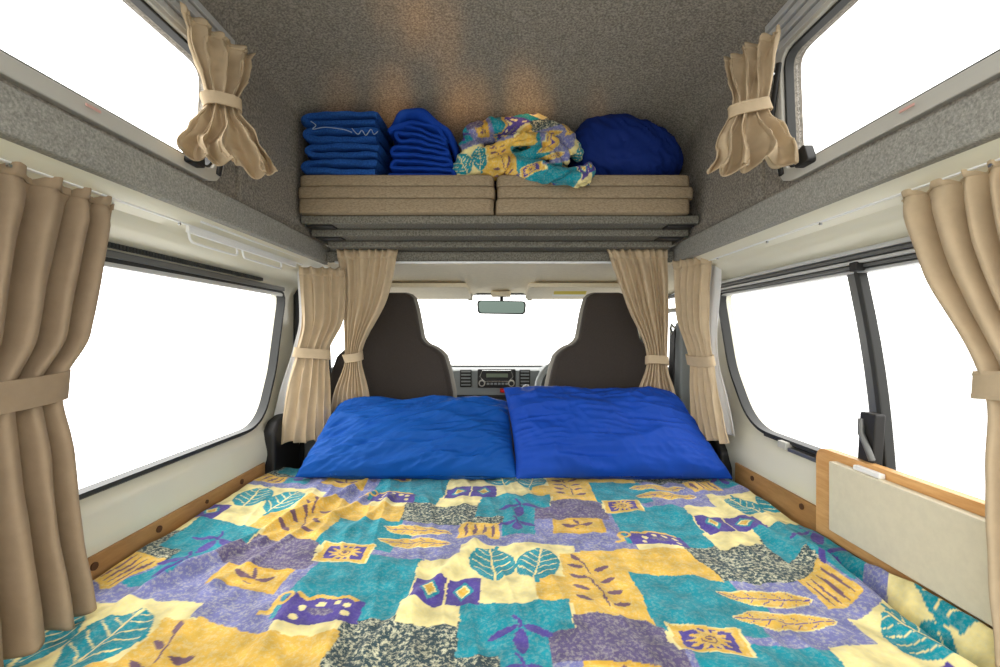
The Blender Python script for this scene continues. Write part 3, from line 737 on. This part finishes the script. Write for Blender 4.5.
zpt = lambda px, py, y=1.388: ((px-500)*y/444, y, (333-py)*y/444)
st.tube(smoothpath([zpt(311,121),zpt(316,125),zpt(313,129),zpt(325,127),zpt(343,129),zpt(352,132)], 30), .0014, 6)
st.tube(smoothpath([zpt(352,128),zpt(358,134),zpt(362,130),zpt(366,135),zpt(371,129),zpt(374,134),zpt(378,131)], 30), .0014, 6)
o = link('stitching', st, 'stitch', tw[3]); o['label'] = 'pale stitching'
def folded_sheets():
    t = thing('folded_sheets', (-.25,1.52,SH), 'bright blue cotton sheets folded in a peaked pile between towels and crumpled duvet', 'sheets')
    P = []; n = 8; y = 1.52
    for k in range(n):
        z = SH+.006+.0165*k; l = -.352+.006*(k%3)+.004*k; r = -.150-.004*(k%2)-.0045*k
        lift = .0035*k
        row = [(l,y,z+lift*1.6),(lerp(l,r,.3),y,z+lift*1.5),(lerp(l,r,.65),y,z+lift*.8),(r,y,z)]
        P += row if k % 2 == 0 else row[::-1]
    link('folds', wob(MB().tube(smoothpath(P, 320), 1, sec=sect(.11,.0082,20)), .005, 26, 3.3), 'sheet', t)
    P = [(-.362,y,.655),(-.335,y,.672),(-.300,y,.700),(-.270,y,.700),(-.225,y,.685),(-.175,y,.650),(-.148,y,.612),(-.142,y,.57),(-.155,y,.535)]
    mb = MB().tube(smoothpath(P, 60), [.4+.9*math.sin(math.pi*min(1,(k+6)/58)) if k < 60 else 1 for k in range(60)], sec=sect(.10,.018,28,.7))
    link('top_fold', wob(mb, .010, 14, 9.1), 'sheet', t)
    P = [(-.355,y,.645),(-.33,y,.655),(-.28,y,.668),(-.21,y,.655),(-.17,y,.615)]
    link('inner_fold', wob(MB().tube(smoothpath(P, 50), 1, sec=sect(.112,.010,24)), .007, 20, 5.1), 'sheet', t)
folded_sheets()

def navy(u, v):
    th = 2*math.pi*u; ph = math.pi*(v-.5); sg = lambda q, e: math.copysign(abs(q)**e, q)
    a = sg(math.cos(th),.8)*sg(math.cos(ph),.6); b = sg(math.sin(th),.8)*sg(math.cos(ph),.6); c = sg(math.sin(ph),.75)
    x = .428+.186*a; top = .128-.046*a-.026*a*a
    z = SH+.093+(top if c > 0 else .095)*c; y = 1.54+.14*b
    p = Vector((x,y,z)); k = .8*noise.noise(Vector((a*3+c, c*1.2, b*2)))*.010+(.5-abs(noise.noise(Vector((a*7+c*3, c*2.2-a, b*3+4))))*2)*.008
    n = Vector((a,b,c)).normalized(); p += n*k
    p.z = max(p.z, SH+.001); return tuple(p)
tag(link('pillow', MB().grid(navy, 150, 70, closeu=True), 'navy', weld=True), 'navy blue plump pillow on the right end of the shelf over the cab', 'pillow')

def crumpled():
    mb = MB()
    def tb(pts, rs, y0=0):
        P = smoothpath([(x,y,z) for x,y,z in pts], 36); R = [curve([(i/(len(rs)-1), r) for i, r in enumerate(rs)], k/35) for k in range(36)]
        mb.tube(P, R, 14); mb.ball(tuple(P[0]), R[0]*.98, 12, 8); mb.ball(tuple(P[-1]), R[-1]*.98, 12, 8)
    tb([(-.105,1.46,.595),(-.080,1.46,.640),(-.03,1.47,.668),(.06,1.48,.682),(.14,1.48,.680),(.20,1.46,.645),(.250,1.44,.580)], [.032,.046,.040,.040,.042,.036,.022])
    tb([(-.09,1.43,.600),(-.02,1.43,.592),(.03,1.42,.610),(.10,1.41,.618),(.165,1.42,.605),(.215,1.42,.560)], [.018,.020,.021,.022,.021,.019])
    tb([(-.04,1.42,.548),(.02,1.42,.570),(.07,1.42,.560),(.13,1.41,.575),(.185,1.41,.550)], [.020,.017,.019,.020,.017])
    tb([(-.075,1.44,.560),(-.02,1.43,.545),(.06,1.41,.525),(.14,1.385,.500),(.21,1.365,.488),(.275,1.37,.505)], [.030,.034,.034,.032,.030,.028])
    tb([(.11,1.385,.512),(.18,1.352,.478),(.232,1.345,.458),(.270,1.36,.490)], [.026,.028,.026,.024])
    tb([(-.135,1.47,.530),(-.12,1.45,.560),(-.09,1.44,.590)], [.030,.028,.020])
    tb([(-.14,1.45,.525),(-.08,1.44,.522),(.0,1.44,.528)], [.026,.024,.03])
    mb.ball((.06,1.60,.590), (.19,.11,.085), 24, 14)
    me = bpy.data.meshes.new('tmp'); me.from_pydata(mb.V, [], mb.F)
    ob = bpy.data.objects.new('tmp', me); C.objects.link(ob)
    r = ob.modifiers.new('r', 'REMESH'); r.mode = 'VOXEL'; r.voxel_size = .0036
    s = ob.modifiers.new('s', 'SMOOTH'); s.iterations = 3; s.factor = .6
    dg = bpy.context.evaluated_depsgraph_get(); m2 = bpy.data.meshes.new_from_object(ob.evaluated_get(dg))
    V = [v.co.copy() for v in m2.vertices]; Nn = [v.normal.copy() for v in m2.vertices]; F = [tuple(p.vertices) for p in m2.polygons]
    bpy.data.objects.remove(ob)
    out = []
    for p, n in zip(V, Nn):
        k = (.5-abs(noise.noise(Vector((p.x*14+p.z*10, p.y*10, p.z*26))))*2)*.011 + noise.noise(p*38)*.004 - max(0,.12-abs(noise.noise(Vector((p.x*9+3,p.y*6,p.z*15-p.x*6)))))*.09
        q = p+n*k
        if q.y > 1.40: q.z = max(q.z, SH+.001)
        out.append(tuple(q))
    mb2 = MB().add(out, F); o = link('crumpled_duvet', mb2, 'batik')
    P = np.array(mb2.V); S1 = P[:,0]*1.5-.45+.35*P[:,1]+.12*vnoise(P[:,0]*9, P[:,2]*12, 31)+.6*P[:,2]; T1 = -P[:,2]*1.9+P[:,1]*1.0-.36+.8*P[:,0]+.10*vnoise(P[:,0]*8+4, P[:,2]*14, 32)
    set_pat(o.data, paint(S1, T1))
    tag(o, 'crumpled duvet in yellow, teal and purple print bundled on the shelf, hanging over the cushions', 'duvet')
crumpled()

# ------------------------------------------------------------------ curtains
def curtain(keys, N, m, tie, label, group=None, seed=0, tieh=.032, crump=0, tube=0, hem=True, top='curtain', lining=None, sharp=.35, tieout=.004):
    """keys: (z, x0,y0, x1,y1, fold depth) from the top down"""
    zt, zb = keys[0][0], keys[-1][0]
    ks = [[(-k[0], k[i]) for k in keys] for i in range(1, 6)]
    def spl(q, x):
        if x <= q[0][0]: return q[0][1]
        for i in range(len(q)-1):
            (a, p), (b, r) = q[i], q[i+1]
            if x <= b:
                h = b-a; t = (x-a)/h
                m0 = (r-q[i-1][1])/(b-q[i-1][0]) if i > 0 else (r-p)/h
                m1 = (q[i+2][1]-p)/(q[i+2][0]-a) if i < len(q)-2 else (r-p)/h
                if i > 0 and (r-p)*(p-q[i-1][1]) <= 0: m0 = 0
                if i < len(q)-2 and (r-p)*(q[i+2][1]-r) <= 0: m1 = 0
                return (2*t**3-3*t*t+1)*p+(t**3-2*t*t+t)*h*m0+(3*t*t-2*t**3)*r+(t**3-t*t)*h*m1
        return q[-1][1]
    def at(z): return [spl(q, -z) for q in ks]
    x0,y0,x1,y1,_ = at((zt+zb)/2)
    root = thing('curtain', ((x0+x1)/2,(y0+y1)/2,zb), label, 'curtain', group)
    rnd = random.Random(seed); amps = [rnd.uniform(.65,1.15) for _ in range(N+3)]; wid = [0]
    for k in range(N): wid.append(wid[-1]+rnd.uniform(.7,1.35))
    wid = [w/wid[-1]*N for w in wid]
    def phase(u):
        t = u*N; i = 0
        while i < N-1 and wid[i+1] < t: i += 1
        return i+(t-wid[i])/(wid[i+1]-wid[i])
    def frame(z):
        x0,y0,x1,y1,a = at(z); d = Vector((x1-x0,y1-y0,0)); L = d.length; d.normalize(); n = Vector((d.y,-d.x,0))
        if n.dot(Vector((-(x0+x1)/2, -(y0+y1)/2, 0))) < 0: n = -n
        return Vector((x0,y0,z)), d, L, n, a
    def fn(u, v):
        z = lerp(zt, zb, v); P, d, L, n, a = frame(z)
        wz = .22*noise.noise(Vector((u*3.2, v*3.0, seed+.5)))*min(1,v*6)
        ph = phase(u)+wz; i = int(max(0,min(N+1,ph))); am = lerp(amps[i], amps[i+1], max(0,min(1,ph-i)))
        w = 2*math.pi*ph
        f = (math.sin(w)+sharp*math.sin(2*w+1.0+3*noise.noise(Vector((i*3.1,v*2,seed))))+.35*noise.noise(Vector((u*N*.9,v*3.5,seed+8))))*am/(1+sharp*.6)
        if tube:
            f = lerp(f, (2*abs(math.sin(w/2+.25*noise.noise(Vector((i*2.7,v*2.2,seed+2)))))**.7-1.0)*(.55+.5*am), tube*(.35+.65*min(1,v*10)))
        lat = (1-.6*tube)*.30*L/N*math.cos(w)*am*min(1,.35+v*4)*min(1,6*min(u,1-u)+.15)
        z2 = z + (.004*math.sin(w*.5+seed) if v > .98 else 0) - .006*abs(math.sin(w*.5))*(v < .02)
        g = 1-.25*math.exp(-((v-.055)/.012)**2) if hem else 1
        p = P+d*(L*u+lat)+n*(a*f*g+.004*noise.noise(Vector((u*9,v*9,seed+3))))
        if crump:
            q = max(0,(tie-z)/(tie-zb)) if z < tie else .35*max(0,(z-tie)/(zt-tie))
            p += nvec(Vector((u*4.2, v*5, seed+13)))*crump*q + n*crump*.8*q*(.5-abs(noise.noise(Vector((u*6,v*7,seed+17))))*2)
            z2 += crump*.9*q*noise.noise(Vector((u*3.1,1,seed+19)))
        p.z = z2; return p
    c = link('cloth', MB().grid(fn, N*18+1, 110), m, root, solid=.0022, smooth=True)
    if lining:
        def fl(u, v):
            z = lerp(zt-.01, zb+.02, v); P, d, L, n, a = frame(z)
            k = .012+(.030*max(0,(v-.5)*2) if lining < 0 else .006*math.sin(v*9)-.010*v); e = 0 if lining < 0 else 1
            p = P+d*(L*e)+d*lining*lerp(-.03, k, u)-n*(a*1.9+.008+.004*math.sin(u*7+v*4)); p.z = z; return p
        o = link('lining', MB().grid(fl, 16, 70), 'lining', root, solid=.0015); o['label'] = 'white lining'
    P, d, L, n, a = frame(tie); cen = P+d*L/2; ea, eb = L/2+.004+L/N*.06, a*1.05+tieout+.002
    def bp(k): 
        t = 2*math.pi*k/48; sg = lambda q: math.copysign(abs(q)**.75, q)
        return cen+d*ea*sg(math.cos(t))+n*eb*sg(math.sin(t))+Vector((0,0,.006*math.sin(t*1.0+seed)))
    link('tieback', MB().tube([bp(k) for k in range(48)], 1, closed=True, sec=[(-.0018,-tieh/2),(.0018,-tieh/2),(.0026,-tieh*.36),(.0018,-tieh*.33),(.0018,tieh*.33),(.0026,tieh*.36),(.0018,tieh/2),(-.0018,tieh/2)]), m, root)
    # header tape
    def hd(u, v):
        p = Vector(fn(u, .004+v*.05)); P, d, L, n, a = frame(p.z); return p+n*.0028
    link('header_tape', MB().grid(hd, N*18+1, 5), m, root, solid=.0015)
    return root
SIDE = 'long curtains beside the bed'; FR = 'short curtains around the cab opening'; RF = 'tied roof window curtains'
curtain([(.262,-.700,.46,-.700,.812,.020),(.0,-.692,.44,-.70,.755,.022),(-.085,-.69,.44,-.695,.705,.014),(-.20,-.69,.42,-.695,.725,.020),(-.455,-.685,.40,-.69,.752,.030)], 8, 'curtain_shaded', -.085,
        'large beige curtain, colour darkened as backlit, tied back in the left foreground beside the side window', SIDE, 2, .045, tube=.9)
curtain([(.270,.700,.42,.700,.790,.020),(.10,.70,.42,.70,.738,.022),(-.068,.695,.42,.70,.648,.014),(-.20,.69,.40,.70,.640,.022),(-.455,.70,.40,.70,.625,.026)], 9, 'curtain', -.070,
        'large beige curtain tied back in the right foreground beside the sliding window', SIDE, 5, .040, tube=.9)
curtain([(.236,-.700,1.545,-.552,1.585,.013),(.05,-.690,1.545,-.560,1.585,.014),(-.075,-.712,1.545,-.612,1.585,.010),(-.20,-.735,1.53,-.600,1.57,.014),(-.375,-.752,1.52,-.595,1.56,.014)], 5, 'curtain', -.070,
        'beige curtain with white lining hanging on the left wall beside the front pillow', FR, 11, .034, lining=-1, tube=.5)
curtain([(.306,-.588,1.600,-.366,1.600,.013),(.12,-.570,1.600,-.410,1.60,.014),(-.086,-.556,1.600,-.500,1.60,.014),(-.22,-.60,1.605,-.475,1.605,.015),(-.36,-.63,1.64,-.465,1.64,.016)], 8, 'curtain', -.084,
        'beige curtain tied back before the left cab seat', FR, 21, .030, tube=.6)
curtain([(.306,.384,1.600,.602,1.600,.013),(.12,.450,1.60,.606,1.600,.014),(-.098,.530,1.600,.600,1.60,.014),(-.22,.50,1.62,.64,1.62,.015),(-.36,.48,1.66,.67,1.66,.016)], 8, 'curtain', -.098,
        'beige curtain tied back before the right cab seat', FR, 31, .030, tube=.6)
curtain([(.262,.618,1.585,.690,1.455,.014),(.05,.628,1.575,.680,1.46,.015),(-.090,.655,1.54,.692,1.45,.010),(-.22,.655,1.53,.705,1.43,.014),(-.350,.665,1.52,.725,1.41,.015)], 5, 'curtain', -.088,
        'beige curtain hanging on the right wall beside the front pillow', FR, 41, .034, lining=1, tube=.5)
curtain([(.640,-.625,.860,-.565,1.020,.013),(.56,-.612,.875,-.560,.980,.015),(.475,-.600,.905,-.556,.945,.010),(.42,-.625,.895,-.520,.945,.024),(.350,-.630,.875,-.490,.970,.036)], 4, 'curtain', .478,
        'short tan curtain bunched with a tie at the left roof window', RF, 51, .026, .030, sharp=.55)
curtain([(.640,.585,.925,.522,1.030,.013),(.56,.577,.93,.510,.99,.015),(.480,.568,.945,.500,.960,.010),(.42,.600,.93,.470,.96,.026),(.355,.622,.93,.450,.985,.036)], 4, 'curtain', .482,
        'short beige curtain bunched with a tie at the right roof window', RF, 61, .026, .030, sharp=.55)

# curtain tracks and the wire bracket on the left wall
for s in (-1, 1):
    t = thing('curtain_track', (s*.70,1.0,.235), 'thin white curtain track screwed to the %s wall above the side window' % ('left' if s < 0 else 'right'), 'curtain track', 'curtain tracks')
    link('track', MB().box(*sorted((s*.686, s*.700)), .30, 1.55, .2385, .2465), 'paintw', t, bevel=.002)
    for y in (.62,.95,1.14,1.40): link('screw', MB().disc((s*.685, y, .2345), .0028, .004, 'x', 12), 'chrome', t)
b = thing('wire_bracket', (-.69,1.2,.20), 'white metal bracket with two wire loops on the left wall over the window', 'bracket')
pl = round_poly([(.97,.262),(1.48,.262),(1.48,.250),(1.20,.2475),(.99,.2475)], .003, 3)
link('plate', MB().prism(pl, 'x', -.672, -.664), 'paintw', b, bevel=.001)
link('plate', MB().box(-.690,-.682,.975,1.49,.222,.237), 'paintw', b, bevel=.001)
for y0, y1 in ((.985,1.165),(1.19,1.40)):
    link('wire_loop', MB().tube(smoothpath([(-.690,y0,.225),(-.688,y0+.004,.207),(-.688,y0+.03,.203),(-.688,y1-.03,.203),(-.688,y1-.004,.206),(-.690,y1,.222)], 40), .0028, 8), 'paintw', b)

# ------------------------------------------------------------------ light, sky, camera
w = bpy.data.worlds.new('overcast sky'); bpy.context.scene.world = w; w.use_nodes = True
nt = w.node_tree; bg = nt.nodes['Background']; bg.inputs[0].default_value = (1,.985,.95,1)
tc = nt.nodes.new('ShaderNodeTexCoord'); sx = nt.nodes.new('ShaderNodeSeparateXYZ'); nt.links.new(tc.outputs['Generated'], sx.inputs[0])
def mrange(src, a, b, lo, hi):
    m = nt.nodes.new('ShaderNodeMapRange'); m.interpolation_type = 'SMOOTHSTEP'
    for i, v in enumerate((a,b,lo,hi)): m.inputs[i+1].default_value = v
    nt.links.new(src, m.inputs[0]); return m.outputs[0]
def mulv(a, b):
    m = nt.nodes.new('ShaderNodeMath'); m.operation = 'MULTIPLY'; nt.links.new(a, m.inputs[0]); nt.links.new(b, m.inputs[1]); return m.outputs[0]
up = mrange(sx.outputs[2], -.25, .45, 2.2, 6.0)          # bright overcast sky above a pale ground
side = mrange(sx.outputs[0], -1, 1, 1.35, .80)           # brighter to the left
back = mrange(sx.outputs[1], -1, .2, .62, 1.0)           # shaded towards the open tailgate
nt.links.new(mulv(mulv(up, side), back), bg.inputs[1])

def area(name, loc, rot, sx, sy, power, col=(1,1,1)):
    l = bpy.data.lights.new(name, 'AREA'); l.shape = 'RECTANGLE'; l.size = sx; l.size_y = sy; l.energy = power; l.color = col
    o = bpy.data.objects.new(name, l); o.location = (loc[0],loc[1],loc[2]+CZ); o.rotation_euler = rot; C.objects.link(o); return o
# small warm spots added to glow orange on the shelf vault; no lamp there
def spot(loc, to, power, ang):
    l = bpy.data.lights.new('added_glow_spot', 'SPOT'); l.energy = power; l.color = (1,.48,.12); l.spot_size = math.radians(ang); l.spot_blend = 1; l.shadow_soft_size = .02
    o = bpy.data.objects.new('added_glow_spot', l); o.location = (loc[0],loc[1],loc[2]+CZ)
    o.rotation_euler = (Vector(to)-Vector(loc)).to_track_quat('-Z','Y').to_euler(); C.objects.link(o)
rl = random.Random(4)
for k in range(26):
    if k < 7: t = k/6; to = (-.27+.12*t+rl.uniform(-.02,.02), 1.05+.16*t, .79)
    else: to = (rl.choice((-.49,-.42,-.33,-.12,-.05,.10,.30,.40))+rl.uniform(-.04,.04), rl.uniform(1.36,1.50), .745)
    spot((0,.25,.55), to, rl.uniform(9,24), rl.uniform(4,9))
cam = bpy.data.cameras.new('camera'); co = bpy.data.objects.new('camera', cam); C.objects.link(co)
cam.lens = 16; cam.sensor_width = 36; cam.clip_start = .02
co.location = (0,0,CZ); co.rotation_euler = (math.pi/2,0,0)
sc = bpy.context.scene; sc.camera = co
sc.view_settings.view_transform = 'Standard'; sc.view_settings.look = 'None'; sc.view_settings.exposure = 0; sc.view_settings.gamma = 1
sc.view_settings.use_curve_mapping = False
sc.cycles.use_denoising = True; sc.cycles.max_bounces = 10; sc.cycles.diffuse_bounces = 8; sc.cycles.transparent_max_bounces = 16
